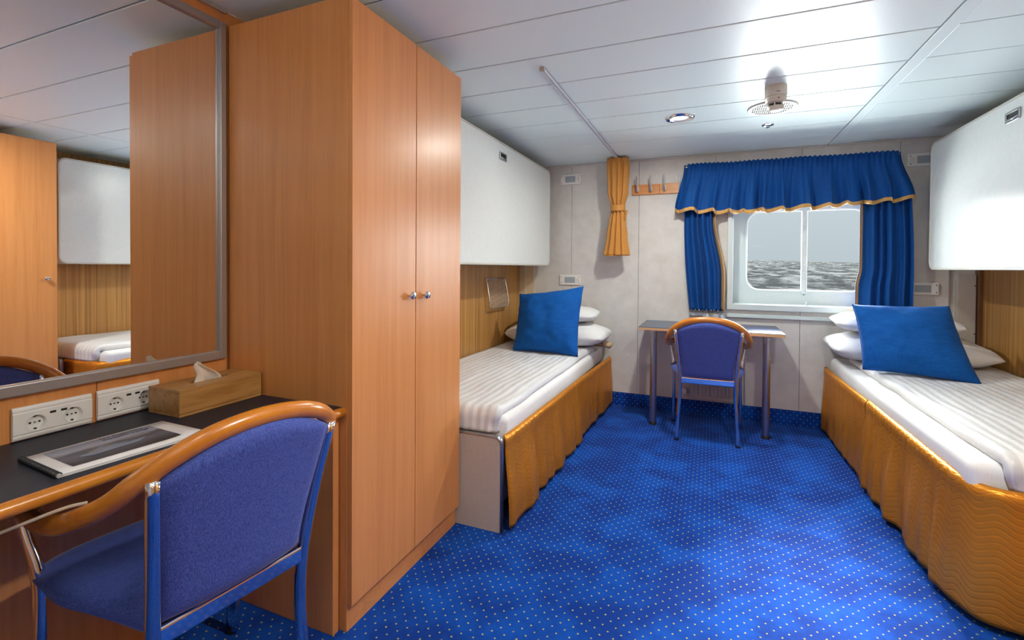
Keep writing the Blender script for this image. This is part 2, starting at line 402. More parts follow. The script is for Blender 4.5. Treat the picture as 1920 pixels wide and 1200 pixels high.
# ------------------------------------------------------------------ sea
def sea():
    bm=bmesh.new(); NX,NY=220,260
    g=[]
    for j in range(NY+1):
        d=45*(700/45)**(j/NY); row=[]
        for i in range(NX+1):
            x=(i/NX-.35)*2.6*d
            h=nz(x*.06+3,d*.13)*.9+nz(x*.2,d*.42,2)*.42+nz(x*.55,d*1.1,5)*.18
            h*=min(1,d/30)
            z=-7.5+d*.0300-.012*.0*x+h - x*.0215*1.0 +.0215*.15*d*0
            row.append(bm.verts.new((x,4+d,z)))
        g.append(row)
    for j in range(NY):
        for i in range(NX): bm.faces.new((g[j][i],g[j][i+1],g[j+1][i+1],g[j+1][i]))
    o=fin('sea',bm,seam_w,None,True); return tag(o,'grey choppy sea seen through the window','sea',kind='stuff')
sea()

# ------------------------------------------------------------------ wardrobes
def wardrobe(rootname,sgn,xf,xb,y0,y1,split,label,knobs):
    """doors face towards sgn*X at x=xf; back at xb"""
    t=tag(empty(rootname,((xf+xb)/2,(y0+y1)/2,0)),label,'wardrobe')
    xa=xf-sgn*.02
    lo,hi=sorted((xa,xb))
    box('side_panel',beech,lo,hi,y0,y0+.02,0,2.046,t,.001)
    box('side_panel',beech,lo,hi,y1-.02,y1,0,2.046,t,.001)
    box('top_panel',beech,lo,hi,y0+.02,y1-.02,2.026,2.044,t,.001)
    lo2,hi2=sorted((xb,xb+sgn*.01)); box('back_panel',beech,lo2,hi2,y0+.02,y1-.02,.09,2.02,t)
    lo2,hi2=sorted((xa-sgn*.018,xa)); box('plinth',beech_h,lo2,hi2,y0+.02,y1-.02,0,.086,t)
    lo2,hi2=sorted((xa+sgn*.001,xf))
    for i,(a,b) in enumerate(((y0+.001,split-.002),(split+.002,y1-.001))):
        d=box('door',beech,lo2,hi2,a,b,.088,2.036,t,.0012)
        ky,kz=knobs[i]
        k=lathe('knob',chrome,[(.004,0),(.005,sgn*.010),(.0145,sgn*.014),(.0155,sgn*.020),(.011,sgn*.026),(0,sgn*.028)],(xf,ky,kz),'x',d,20)
    return t
wardrobe('wardrobe',1,-1.05,-1.612,1.198,1.907,1.553,'tall two-door beech wardrobe beside the desk, facing the room',((1.508,1.074),(1.606,1.071)))
wardrobe('wardrobe',-1,1.035,1.645,.62,1.875,1.265,'tall beech wardrobe on the right side, seen only in the mirror',((1.215,1.078),(1.815,1.083)))

# ------------------------------------------------------------------ mirror
mi=tag(empty('wall_mirror',(LW,.5,.86)),'large wall mirror in slim grey metal frame above the desk','mirror')
mx=-1.612
mp=slab('mirror_glass',mirrorm,sq(-.75,1.170,.875,2.030),lambda a,b,d:(d,a,b),-1.626,mx-.0155+.0,mi)
fr=P('mirror_frame',(.40,.38,.37),.38,.6)
bm=bmesh.new(); addbox(bm,LW+.001,mx,1.165,1.188,.848,2.052); addbox(bm,LW+.001,mx,-.78,1.165,.848,.878); addbox(bm,LW+.001,mx,-.78,1.165,2.026,2.052)
fin('mirror_frame',bm,fr,mi,False,.003)

# ------------------------------------------------------------------ desk
dk=tag(empty('desk',(-1.4,.4,0)),'built-in desk with dark navy top and rounded orange beech edge under the mirror','desk')
def desk_front(y): return -1.222+.145*smooth01((y-.86)/.30)
N_=40; yy=[-.72+(1.196+.72)*k/N_ for k in range(N_+1)]
bm=bmesh.new(); top=[]; 
A=[(LW+.001,yy[0]),(LW+.001,yy[-1])]
loop=[(LW+.001,yy[-1]),(LW+.001,yy[0])]+[(desk_front(y)-.012,y) for y in yy]
slab('desk_top',navy,loop,lambda a,b,d:(a,b,d),.702,.7305,dk)
ed=[(desk_front(y)-.006,y,.716) for y in yy[:-1]]+[(desk_front(1.196)-.004,1.192,.716)]
tube('desk_edge',oak_edge,ed,.0155,.0155,dk,14,Vector((0,0,1)))
box('desk_end_panel',beech,LW+.002,-1.098,1.168,1.193,0,.700,dk,.002)
box('desk_back_panel',beech,LW+.001,LW+.016,-.72,1.167,0.02,.70,dk,.001)
box('desk_end_panel',beech,LW+.002,-1.24,-.72,-.70,0,.700,dk,.002)

# ------------------------------------------------------------------ outlets
def outlet(y0,y1,z0,z1,lab):
    t=tag(empty('power_outlet',(LW,(y0+y1)/2,z0)),lab,'socket','double socket plates below the mirror')
    x=LW+.0015
    pts=[(0,0),(.0075,.004),(.0085,.013),(.011,.016),(.011,.5),]
    h=z1-z0
    prof=[(0,0),(.006,0),(.009,.006),(.0095,.011),(.007,.0125),(.011,.015),(.011,h-.015),(.007,h-.0125),(.0095,h-.011),(.009,h-.006),(.006,h),(0,h)]
    bm=bmesh.new(); A=[bm.verts.new((x+a,y0,z0+b)) for a,b in prof]; B=[bm.verts.new((x+a,y1,z0+b)) for a,b in prof]
    bm.faces.new(A); bm.faces.new(B[::-1])
    for j in range(len(A)): bm.faces.new((A[j],A[(j+1)%len(A)],B[(j+1)%len(A)],B[j]))
    pl=fin('faceplate',bm,whitep,t,False,.0008,1)
    cuts=[]
    zc=(z0+z1)/2; xs_=x+.011
    cen=[(y0+(y1-y0)*.27,zc-.004),(y0+(y1-y0)*.735,zc-.004)]
    me=bpy.data.meshes.new('c'); bm=bmesh.new()
    for cy_,cz in cen: addlathe(bm,[(.0195,-.009),(.0195,.01)],(xs_,cy_,cz),'x',28)
    bmesh.ops.recalc_face_normals(bm,faces=bm.faces[:]); bm.to_mesh(me); bm.free()
    co_=bpy.data.objects.new('c',me); col.objects.link(co_)
    md=pl.modifiers.new('cut','BOOLEAN'); md.object=co_; md.solver='EXACT'
    bpy.context.view_layer.update()
    dg=bpy.context.evaluated_depsgraph_get(); nm=bpy.data.meshes.new_from_object(pl.evaluated_get(dg))
    pl.modifiers.clear(); pl.data=nm
    bpy.data.objects.remove(co_)
    for cy_,cz in cen:
        s=lathe('socket_well',whitep,[(0,-.0085),(.017,-.0085),(.0193,-.001),(.0212,.0006),(.0212,.0002),(.0196,-.009),(0,-.0088)],(xs_,cy_,cz),'x',pl,28)
        bm=bmesh.new()
        for dy in(-.0095,.0095): addlathe(bm,[(0,.0001),(.0026,.0001),(.0026,.0008),(0,.0008)],(xs_-.0085,cy_+dy,cz),'x',10)
        addbox(bm,xs_-.0085,xs_-.004,cy_-.0025,cy_+.0025,cz-.0185,cz-.0145); addbox(bm,xs_-.0085,xs_-.004,cy_-.0025,cy_+.0025,cz+.0145,cz+.0185)
        fin('contact_hole',bm,black,pl)
        lathe('screw',steel,[(0,.0001),(.0024,.0001),(.0024,.0012),(0,.0012)],(xs_-.0085,cy_,cz),'x',pl,10)
    for yy_ in(.475,.615):
        box('usb_port',black,xs_-.001,xs_+.0003,y0+(y1-y0)*yy_-.0065,y0+(y1-y0)*yy_+.0065,zc+.012,zc+.018,pl)
    return t
outlet(.616,.783,.733,.817,'white double wall socket with two slots, left one, clear of the tissue box')
outlet(.796,.962,.734,.819,'white double wall socket with two slots, partly behind the bamboo tissue box')

# ------------------------------------------------------------------ tissue box
tb=tag(empty('tissue_box',(-1.517,1.05,.7305)),'long bamboo tissue box on the desk against the wardrobe','tissue box')
bm=bmesh.new(); addbox(bm,-1.590,-1.444,.914,1.192,.7305,.738); fin('base',bm,bamboo,tb,False,.001)
ring('lid',bamboo,rrect(-1.590,-1.444,.914,1.192,.001),rrect(-1.530,-1.504,.985,1.12,.012),lambda a,b,d:(a,b,d),.801,.811,tb,.0012)
ring('side_wall',bamboo,sq(-1.590,-1.444,.914,1.192),sq(-1.580,-1.454,.924,1.182),lambda a,b,d:(a,b,d),.739,.801,tb,.0012)
def tf(u_,v_):
    s=(u_-.5)
    wdt=.105*(1-.85*v_)
    return (-1.517+.010*math.sin(u_*7)*(1-v_*.5)+.012*v_, 1.045+s*wdt-.028*v_+.010*math.sin(v_*5), .797+.080*v_-.010*abs(s)*v_)
tag(sheet('tissue',tissuem,tf,14,12,None,.0012),'white paper tissue sticking up from the bamboo box','tissue')

# ------------------------------------------------------------------ notebook
nb=tag(empty('spiral_booklet',(-1.35,.7,.731)),'spiral-bound voyage booklet with a ship photograph lying on the desk','booklet')
bl=Vector((-1.456,.566,0)); tl=Vector((-1.444,.866,0)); tr_=Vector((-1.238,.850,0)); br=Vector((-1.267,.552,0))
def bk(a,b,z):   # a along the long side, b from wall side to room side
    p=(bl*(1-a)+tl*a)*(1-b)+(br*(1-a)+tr_*a)*b
    return (p.x,p.y,z)
for i,(z,o_) in enumerate(((.7315,.0),(.7335,.003),(.7362,.0))):
    fnp=lambda u_,v_:bk(u_+o_,v_,z+.006*smooth01((u_-.75)/.25)*(1 if i==2 else .5)*v_)
    sheet('page' if i<2 else 'cover',paper,fnp,16,4,nb,.0012)
def photo():
    m,t,b=mat('ship_photograph')
    c=N(t,'ShaderNodeUVMap'); s=N(t,'ShaderNodeSeparateXYZ'); t.links.new(c.outputs[0],s.inputs[0])
    n=ntex(t,mapping(t,'UV',(2.5,9,1)),1.6,5,.6)
    g=ramp(t,M(t,'ADD',s.outputs[1],M(t,'MULTIPLY',M(t,'SUBTRACT',n,.5),.35)),[(.05,(.17,.19,.26)),(.28,(.34,.35,.42)),(.42,(.06,.06,.08)),(.62,(.10,.11,.15)),(.9,(.018,.02,.028))])
    t.links.new(g,b.inputs['Base Color']); b.inputs['Roughness'].default_value=.3; return m
bz=lambda a,b:.7372+.006*smooth01((a-.75)/.25)*b
sheet('cover_photograph',photo(),lambda u_,v_:bk(.12+.74*u_,.07+.78*v_,bz(.12+.74*u_,.07+.78*v_)+.0006),16,6,nb,0,lambda a,b:(a,b))
# the ship on the cover
bm=bmesh.new()
hull=[(.22,.60),(.30,.66),(.62,.62),(.70,.50),(.60,.53),(.24,.55)]
v=[bm.verts.new(bk(a,b,.7386)) for a,b in hull]; bm.faces.new(v)
for a0,a1,b0,b1 in((.30,.56,.49,.54),(.34,.50,.45,.485),(.38,.42,.40,.445)):
    v=[bm.verts.new(bk(a,b,.7386)) for a,b in((a0,b0),(a1,b0),(a1,b1),(a0,b1))]; bm.faces.new(v)
fin('ship_print',bm,P('ship_grey',(.22,.25,.33),.4),nb)
bm=bmesh.new()
for a0,a1,b0,b1 in((.30,.335,.50,.53),(.42,.46,.455,.475),(.36,.38,.50,.52)):
    v=[bm.verts.new(bk(a,b,.7389)) for a,b in((a0,b0),(a1,b0),(a1,b1),(a0,b1))]; bm.faces.new(v)
fin('ship_print',bm,P('ship_yellow',(.45,.30,.06),.4),nb)
def text(body,size,m,name,parent,mtx,extr=.0002,align='LEFT'):
    c=bpy.data.curves.new(name,'FONT'); c.body=body; c.size=size; c.extrude=extr; c.align_x=align
    o=bpy.data.objects.new(name,c); col.objects.link(o); bpy.context.view_layer.update()
    me=bpy.data.meshes.new_from_object(o.evaluated_get(bpy.context.evaluated_depsgraph_get()))
    bpy.data.objects.remove(o); me.transform(mtx); me.materials.clear(); me.materials.append(m)
    o=bpy.data.objects.new(name,me); link(o,parent); return o
ang=math.atan2((tl-bl).y,(tl-bl).x)
ink=P('ink',(.02,.02,.045),.5)
for s_,a,b in(("M/V Ocean Nova",.47,.15),("Expedition Voyage",.47,.235)):
    p=Vector(bk(a,b,.7400)); text(s_,.0135,ink,'cover_text',nb,Matrix.Translation(p)@Matrix.Rotation(ang,4,'Z'))
bm=bmesh.new()
for k in range(34):
    p=Vector(bk(.008,.01+.98*k/33,.736)); a=[p+Vector((0,math.cos(q)*.006,math.sin(q)*.0055)) for q in [2*PI*j/10 for j in range(11)]]
    addtube(bm,a,.0011,None,5,Vector((1,0,0)))
fin('spiral_binding',bm,black,nb,True)

# ------------------------------------------------------------------ chairs
def chair(loc,rz,label):
    t=tag(empty('armchair',loc,rz),label,'chair')
    L=dict(parent=t,local=True)
    for s in(-1,1):
        # rear leg: splays back at the foot, runs up past the seat to the rail
        pts=cr_pts([(s*.192,.006,.012),(s*.186,.014,.15),(s*.176,.012,.30),(s*.174,-.002,.43),(s*.186,-.032,.60),(s*.203,-.072,.775)],6)
        lg=tube('leg',chrome,pts,.0135,.017,n=14,up=Vector((0,1,0)),**L)
        # front leg with kinked arm support
        pts=[(s*.232,.425,.012),(s*.232,.418,.15),(s*.232,.404,.30),(s*.233,.396,.42),(s*.236,.398,.462),(s*.241,.408,.50),(s*.250,.426,.55),(s*.256,.445,.605)]
        lg2=tube('leg',chrome,cr_pts(pts,4),.0135,.027,n=14,up=Vector((0,1,0)),**L)
        for nm_,x_,y_ in((lg,s*.192,.006),(lg2,s*.232,.425)):
            bm=bmesh.new(); addlathe(bm,[(0,0),(.016,0),(.016,.014),(0,.014)],(x_,y_,0),'z',14); q=fin('foot_cap',bm,black,None,False); q.parent=nm_
    bm=bmesh.new()
    addbox(bm,-.168,.168,-.012,.012,.400,.442)
    fin('back_rail',bm,chrome,t,False,.006,3,True)
    box('front_rail',chrome,-.232,.232,.385,.405,.405,.435,t,.005,3,True)
    # bent wooden rail
    half=[(0,-.098,.847),(.088,-.095,.839),(.160,-.083,.815),(.216,-.052,.774),(.246,-.002,.729),(.262,.075,.690),(.266,.16,.656),(.266,.245,.634),(.262,.33,.622),(.254,.41,.618),(.236,.465,.624)]
    pts=[(-x,y,z) for x,y,z in half[:0:-1]]+half
    tube('arm_rail',oak_edge,cr_pts(pts,7),.0185,.0205,n=16,up=Vector((0,0,1)),rfn=lambda q:min(1,.35+ (min(q,1-q)*60)**.5),**L)
    # back cushion
    def bside(face):
        def fn(a,b):
            z=.446+b*.385
            hw=.160+.032*smooth01(b*1.1)-.0
            if b>.72: z-= .060*abs(2*a-1)**2.2*((b-.72)/.28)
            x=(2*a-1)*hw
            y=.004-.095*((z-.43)/.40)**1.25
            bow=.018*(1-(2*a-1)**2)
            edge=min(1,min(a,1-a)*14)*min(1,min(b,1-b)*14)
            return (x,y-bow*.9+face*(.004+.016*edge**.5),z)
        return fn
    bm=bmesh.new(); nu,nv=24,20; G=[]
    for fc in(-1,1):
        fn=bside(fc); G.append([[bm.verts.new(fn(i/nu,j/nv)) for j in range(nv+1)] for i in range(nu+1)])
    for g in G:
        for i in range(nu):
            for j in range(nv): bm.faces.new((g[i][j],g[i+1][j],g[i+1][j+1],g[i][j+1]))
    A,B=G; bd=[(i,0) for i in range(nu)]+[(nu,j) for j in range(nv)]+[(i,nv) for i in range(nu,0,-1)]+[(0,j) for j in range(nv,0,-1)]
    for k in range(len(bd)):
        a,b=bd[k],bd[(k+1)%len(bd)]; bm.faces.new((A[a[0]][a[1]],A[b[0]][b[1]],B[b[0]][b[1]],B[a[0]][a[1]]))
    fin('backrest',bm,chairblue,t,True,0,2,True)
    # seat: padded, waterfall front, thin towards the back
    bm=bmesh.new(); nu,nv=26,26; G=[]
    for fc in(-1,1):
        g=[]
        for i in range(nu+1):
            row=[]
            for j in range(nv+1):
                a=2*i/nu-1; b=j/nv
                hw=.172+.078*smooth01(b*1.6)
                # rounded plan
                e=abs(a)**5*.035
                y=.0+b*.455- (e*(1 if b>.5 else -1))*abs(2*b-1)
                x=a*hw*(1-.06*max(0,(b-.85)/.15)**2)
                edge=(1-abs(a)**6)*(1-abs(2*b-1)**8); edge=max(edge,0)**.5
                ztop=.446+.022*smooth01(b*1.4)+.010*math.sin(b*PI)*(1-a*a)-.010*(1-abs(a)**3)*math.sin(b*PI)+.012*b
                th=.018+.040*math.exp(-((b-.86)/.15)**2)+.020*math.exp(-((b-.0)/.30)**2)
                z=ztop-.022 + (fc*.022*edge if fc>0 else -(.004+th)*edge)
                row.append(bm.verts.new((x,y,z)))
            g.append(row)
        G.append(g)
    for g in G:
        for i in range(nu):
            for j in range(nv): bm.faces.new((g[i][j],g[i+1][j],g[i+1][j+1],g[i][j+1]))
    A,B=G; bd=[(i,0) for i in range(nu)]+[(nu,j) for j in range(nv)]+[(i,nv) for i in range(nu,0,-1)]+[(0,j) for j in range(nv,0,-1)]
    for k in range(len(bd)):
        a,b=bd[k],bd[(k+1)%len(bd)]; bm.faces.new((A[a[0]][a[1]],A[b[0]][b[1]],B[b[0]][b[1]],B[a[0]][a[1]]))
    bmesh.ops.remove_doubles(bm,verts=bm.verts[:],dist=1e-5)
    fin('seat',bm,chairblue,t,True,0,2,True)
    return t
chair((-1.018,.775,0),R(83),'large foreground chair with blue back and bent wooden arm rail, pushed to the desk')
chair((-.008,3.452,0),R(1.0),'blue armchair standing at the small table under the window')
# cord tied to the near arm
tag(tube('cord',P('cord_cream',(.52,.40,.30),.8),cr_pts([(-1.185,.565,.690),(-1.20,.535,.690),(-1.23,.49,.677),(-1.30,.40,.642),(-1.42,.27,.57)],10),.0036,None,None,8,Vector((0,0,1))),'thin cream cord tied to the arm of the desk chair','cord')

# ------------------------------------------------------------------ small table
tt=tag(empty('side_table',(-.01,3.87,0)),'small wall table with blue top and two chrome legs under the window','table')
tp=[(-.52,3.665),(-.40,3.62),(.47,3.62),(.478,3.63),(.478,3.80),(.452,4.127),(-.48,4.127),(-.52,3.95)]
tp=[(-.487,3.625),(.466,3.612),(.470,3.62),(.470,4.127),(-.487,4.127)]
slab('table_top',navy2,tp,lambda a,b,d:(a,b,d),.7435,.7475,tt,.001)
slab('table_board',wood('pale_beech',(.56,.32,.15),(.64,.38,.19),(.70,.44,.24),.35,(.55,9,9)),tp,lambda a,b,d:(a,b,d),.724,.7433,tt,.002)
for x in(-.388,.372):
    lg=lathe('leg',steel,[(.025,.02),(.025,.723),(0,.723)],(x,3.735,0),'z',tt,28)
    lathe('foot_cap',black,[(0,0),(.029,0),(.028,.012),(.025,.022),(0,.022)],(x,3.735,0),'z',lg,24)
# card propped on the wall
cd=tag(box('information_card',P('card_white',(.62,.66,.70),.4),-.046,.116,4.084,4.087,.749,.822,None),'small white and blue card standing on the table behind the chair','card')
box('card_picture',P('card_blue',(.25,.38,.58),.4),-.022,.096,4.083,4.084,.752,.800,cd)
box('card_caption',P('card_grey',(.28,.32,.38),.5),-.005,.075,4.083,4.084,.808,.812,cd)

# radiator
ra=tag(empty('radiator',(.06,4.1,.13)),'white panel radiator on the wall under the small table','radiator')
radm=P('radiator_cream',(.56,.52,.47),.4)
box('radiator_panel',radm,-.142,.25,4.085,4.10,.135,.54,ra,.004)
for k in range(13): box('radiator_fin',radm,-.125+.028*k,-.110+.028*k,4.077,4.0855,.16,.515,ra,.003)
box('radiator_grille',radm,-.142,.25,4.08,4.122,.540,.550,ra,.002)
lathe('valve_knob',whitep,[(0,0),(.02,0),(.024,-.012),(.022,-.045),(0,-.05)],(-.185,4.12,.19),'y',ra,20)
tube('radiator_pipe',steel,[(-.185,4.11,.19),(-.16,4.105,.185),(-.14,4.10,.18)],.009,None,ra,10,Vector((0,0,1)))

tube('radiator_pipe',whitep,[(.262,4.115,.12),(.262,4.115,.50),(.25,4.11,.52)],.006,None,ra,8,Vector((0,1,0)))
# ------------------------------------------------------------------ reading lights
def reading(x0,x1,z0,z1,lab,flip=False):
    t=tag(empty('reading_light',((x0+x1)/2,BACK,z0)),lab,'lamp','bunk reading lights on the window wall')
    pl=slab('faceplate',whitep,rrect(x0,x1,z0,z1,.004,3),fy,BACK-.014,BACK-.0005,t,.002)
    W=x1-x0; g=(lambda a:(x0+W*a)) if not flip else (lambda a:(x1-W*a))
    def bx(nm_,m,a0,a1,b0,b1,d):
        xa,xb=sorted((g(a0),g(a1))); h=z1-z0
        slab(nm_,m,rrect(xa,xb,z0+h*b0,z0+h*b1,.004,3),fy,BACK-.014-d,BACK-.0135,t,.001)
    bx('diffuser',greyp,.24,.73,.20,.80,.003); bx('switch',P('switch_cream',(.72,.70,.62),.35),.80,.92,.33,.66,.005)
    for a in(.07,.92):
        for b in(.2,.8): lathe('screw',black,[(0,-.001),(.0036,-.001),(.0036,.001),(0,.001)],(g(a),BACK-.0142,z0+(z1-z0)*b),'y',t,8)
reading(-1.249,-1.062,1.925,2.015,'white reading light high on the wall beside the left upper bunk')
reading(-1.249,-1.055,1.030,1.118,'white reading light low on the wall above the left bed cushion')
reading(1.262,1.452,1.902,1.990,'white reading light beside the valance, half behind the right upper bunk',True)
reading(1.262,1.446,1.013,1.096,'white reading light low on the wall above the right bed cushion',True)

# ------------------------------------------------------------------ coat rack
ck=tag(empty('coat_rack',(-.43,BACK,1.8)),'beech coat rack board with four metal hooks left of the window','coat rack')
box('board',beech_h,-.616,-.395,BACK-.018,BACK-.001,1.800,1.885,ck,.002)
box('board',beech_h,-.394,-.17,BACK-.018,BACK-.001,1.800,1.885,ck,.002)
hookm=P('hook_metal',(.45,.47,.55),.3,.9)
for x in(-.571,-.462,-.353,-.233):
    bm=bmesh.new(); addtube(bm,cr_pts([(x,BACK-.022,1.832),(x,BACK-.026,1.822),(x,BACK-.045,1.822),(x,BACK-.062,1.845),(x+.0,BACK-.075,1.91),(x,BACK-.082,1.945)],5),.0075,.0018,6,Vector((0,1,.2)))
    h=fin('hook',bm,hookm,ck,False)
    p=box('hook_plate',P('hook_white',(.7,.73,.75),.3,.5),x-.0085,x+.0085,BACK-.030,BACK-.018,1.828,1.868,None,.001); p.parent=h
    for z in(1.836,1.858):
        q=lathe('screw',black,[(0,-.001),(.0028,-.001),(.0028,.001),(0,.001)],(x,BACK-.0305,z),'y',None,8); 
        q.parent=h

# ------------------------------------------------------------------ window curtains
def fold(u_,n,ph=0,k=1.0): return math.sin(2*PI*n*u_+ph+1.3*math.sin(2*PI*u_*2.1+ph)+.8*nz(u_*9,ph))
va=tag(empty('valance',(.5,4.04,2)),'gathered blue valance with gold hem hanging over the window','valance')
random.seed(3)
def valf(u_,v_):
    xt=-.200+u_*1.405; xb=-.262+u_*1.525
    k=smooth01(v_)
    x=xt+(xb-xt)*k
    gather=math.exp(-((v_-.035)/.10)**2)
    fine=math.sin(2*PI*46*u_+.8*nz(u_*30))*.0075*gather*(1+.6*nz(u_*17,4))+math.sin(2*PI*46*u_)*.002*(1-k)
    big=.034*k*fold(u_,12,1.1)+.010*k*fold(u_,23,.4)
    zt=2.008-.010*u_+.006*nz(u_*6)+.003*math.sin(2*PI*46*u_+1)*(1+nz(u_*23,9))
    zb=1.640+.006*nz(u_*8,3)
    zb+= -.030*math.sin(PI*min(1,u_/.75))+ .020*smooth01((u_-.8)/.2)+.010*k*fold(u_,12,2.3)
    z=zt+(zb-zt)*v_
    x+=.012*k*fold(u_,12,2.7)
    endl=smooth01(1-u_/.03)+smooth01((u_-.97)/.03)
    return (x,4.015-.012*k-fine-big+endl*.05*(1-.3*v_),z)
sheet('cloth',curtblue,valf,460,26,va,.002)
sheet('gold_hem',goldtrim,lambda a,b:(lambda p:(p[0],p[1]-.0,p[2]))(valf(a,.932+.073*b)),460,3,va,.0042)
tube('curtain_rod',whitep,[(-.19,4.04,1.990),(1.19,4.04,1.980)],.006,None,va,8,Vector((0,0,1)))
def side_curtain(lab,xa,xb,xa2,xb2,inner,n):
    t=tag(empty('window_curtain',((xa+xb)/2,4.07,1.2)),lab,'curtain','blue side curtains of the window')
    def fn(u_,v_):
        top=1.76; bot=.852; z=top+(bot-top)*v_
        l=xa+(xa2-xa)*v_; r_=xb+(xb2-xb)*v_
        if inner>0: r_=.034+.070*smooth01((v_-.2)/.5); l-=.018*math.sin(PI*v_)
        else: l=.972-.022*smooth01((v_-.62)/.15); r_+=.012*math.sin(PI*v_)
        gath=1
        x=l+(r_-l)*u_+.004*fold(u_,n,1.9)
        cl=math.exp(-((v_-.985)/.03)**2)
        y=4.055-.022*(1+.2*v_)*fold(u_,n,.6)*(1-.3*cl)-.004*cl*math.sin(2*PI*n*3*u_)
        return (x,y,z+.004*cl*math.sin(2*PI*n*3*u_))
    sheet('cloth',curtblue,fn,150,40,t,.002)
    e0,e1=(.925,1.0) if inner>0 else (0.0,.10)
    sheet('gold_hem',goldtrim,lambda a,b:fn(e0+(e1-e0)*a,b),5,40,t,.005)
    for k in range(9):
        p=fn((k+.5)/9,1); tube('curtain_hook',steel,[(p[0],p[1],.834),(p[0],p[1]-.001,.862)],.003,None,t,6)
side_curtain('blue side curtain with gold edge at the left of the window',-.192,.060,-.145,.108,1,5)
side_curtain('blue side curtain with gold edge at the right of the window, behind the cushion',.965,1.255,.948,1.275,-1,5)

# ceiling rail + orange curtain
ct=tag(empty('ceiling_curtain_track',(-.72,3,2.09)),'white curtain track screwed to the ceiling','curtain track')
trk=P('track_white',(.75,.77,.80),.3)
bm=bmesh.new(); addbox(bm,-.731,-.725,2.075,3.97,2.084,2.0995); addbox(bm,-.715,-.709,2.075,3.97,2.084,2.0995); addbox(bm,-.731,-.709,2.075,3.97,2.094,2.0998)
fin('track_profile',bm,trk,ct,False,.001)
box('end_stop',P('endstop',(.5,.42,.36),.5),-.732,-.708,2.066,2.076,2.082,2.0995,ct,.002)
box('track_bracket',whitep,-.80,-.72,4.03,4.06,2.035,2.055,ct,.004)
oc=tag(empty('tied_curtain',(-.72,3.97,2.08)),'orange curtain tied in the middle, hanging from the ceiling track by the wall','curtain')
def ocf(u_,v_):
    # outline by height (left,right)
    keys=[(0,-.800,-.628),(.08,-.798,-.620),(.35,-.790,-.628),(.48,-.763,-.652),(.55,-.760,-.655),(.62,-.775,-.645),(.8,-.795,-.632),(1,-.822,-.612)]
    for (a,l0,r0),(b,l1,r1) in zip(keys,keys[1:]):
        if v_<=b: q=smooth01((v_-a)/(b-a)); l=l0+(l1-l0)*q; r_=r0+(r1-r0)*q; break
    z=2.088+(1.285-2.088)*v_
    ang=2*PI*u_+.0
    cx=(l+r_)/2; rx_=(r_-l)/2
    rip=1+.06*math.sin(7*ang+1+v_*1.5)+.05*math.sin(13*ang+v_*3)
    x=cx+rx_*math.cos(ang)*(1+.03*math.sin(9*ang)); y=3.965+.040*math.sin(ang)*rip*(1-.35*math.exp(-((v_-.52)/.08)**2))
    y-= .010*math.sin(5*math.cos(ang)*2.2+v_)*1.0
    return (x,y,z)
sheet('cloth',orange,ocf,120,50,oc,.003)
def bandf(u_,v_):
    p=ocf(u_,.505+.0*v_); c=Vector((-.708,3.965,0)); q=Vector((p[0],p[1],0))-c; a=2*PI*u_
    return (c.x+.058*math.cos(a),c.y+.046*math.sin(a),1.705-.052*v_+.004*math.sin(a))
sheet('tie_band',orange,bandf,48,5,oc,.004)
sheet('tie_end',orange,lambda a,b:(-.652+.022*a+.004*math.sin(b*6),3.945-.01*a,1.645-.07*b+.015*a),5,10,oc,.003)
bm=bmesh.new()
for k in range(3):
    addtube(bm,[(-.76+.012*math.cos(a)*(k+1),3.94+.008*math.sin(a)*(k+1),1.283) for a in [2*PI*j/20 for j in range(21)]],.002,.003,5,Vector((0,0,1)))
fin('rolled_hem',bm,orange,oc,True)

# ------------------------------------------------------------------ ceiling fittings
def downlight(x,y,lab,grp=None,power=FILL):
    t=tag(empty('ceiling_downlight',(x,y,CEIL)),lab,'lamp',grp)
    lathe('rim',chrome,[(.058,-.002),(.062,-.007),(.078,-.010),(.086,-.004),(.087,0),(.058,0)],(x,y,CEIL),'z',t,40,cap=False)
    lathe('reflector',P('reflector',(.85,.87,.9),.25,.6),[(.058,-.003),(.05,.003),(.044,.006),(.036,.004),(.030,.009)],(x,y,CEIL-.006),'z',t,40,cap=False)
    lathe('bulb',lampglow,[(0,-.004),(.03,-.003),(.045,0),(.045,.001),(0,.001)],(x,y,CEIL-.001),'z',t,24)
    l=bpy.data.lights.new('lamp_light','AREA'); l.shape='DISK'; l.size=.11; l.energy=power; l.color=(1,1,.92)
    lo=bpy.data.objects.new('lamp_light',l); link(lo,t,False); lo.location=(0,0,-.012)
    return t
downlight(-.180,3.070,'round chrome ceiling downlight left of the smoke detector')
downlight(-.35,.30,'added fill downlight above the desk chair, out of view',None,2.0)  # unseen lamp added as weak fill over the desk
downlight(.48,1.05,'added fill downlight between the wardrobes, out of view',None,22.0)  # unseen lamp added to brighten the wardrobe fronts
ul=tag(empty('fill_uplight',(.2,REAR,1.52)),'long fill uplighter added on the rear wall, out of view','lamp')  # added behind the camera for soft ambient light bounced off the ceiling
box('fill_trough',whitep,-.55,.95,REAR+.031,REAR+.14,1.55,1.58,ul,.004)
l=bpy.data.lights.new('lamp_light','AREA'); l.shape='RECTANGLE'; l.size=1.4; l.size_y=.08; l.energy=21; l.spread=R(150); l.color=(.97,1,.93)
lo=bpy.data.objects.new('lamp_light',l); link(lo,ul,False); lo.location=(0,.06,.07); lo.rotation_euler=(R(180-30),0,0)
sd=tag(empty('smoke_detector',(.295,2.725,CEIL)),'cream cylindrical smoke detector hanging from the ceiling','smoke detector')
dc=P('detector_cream',(.60,.55,.46),.4); c_=(.295,2.725,CEIL)
lathe('base',dc,[(.050,0),(.050,-.052),(.047,-.054),(.0465,-.060),(.0485,-.062),(.044,-.082),(.036,-.088)],c_,'z',sd,36)
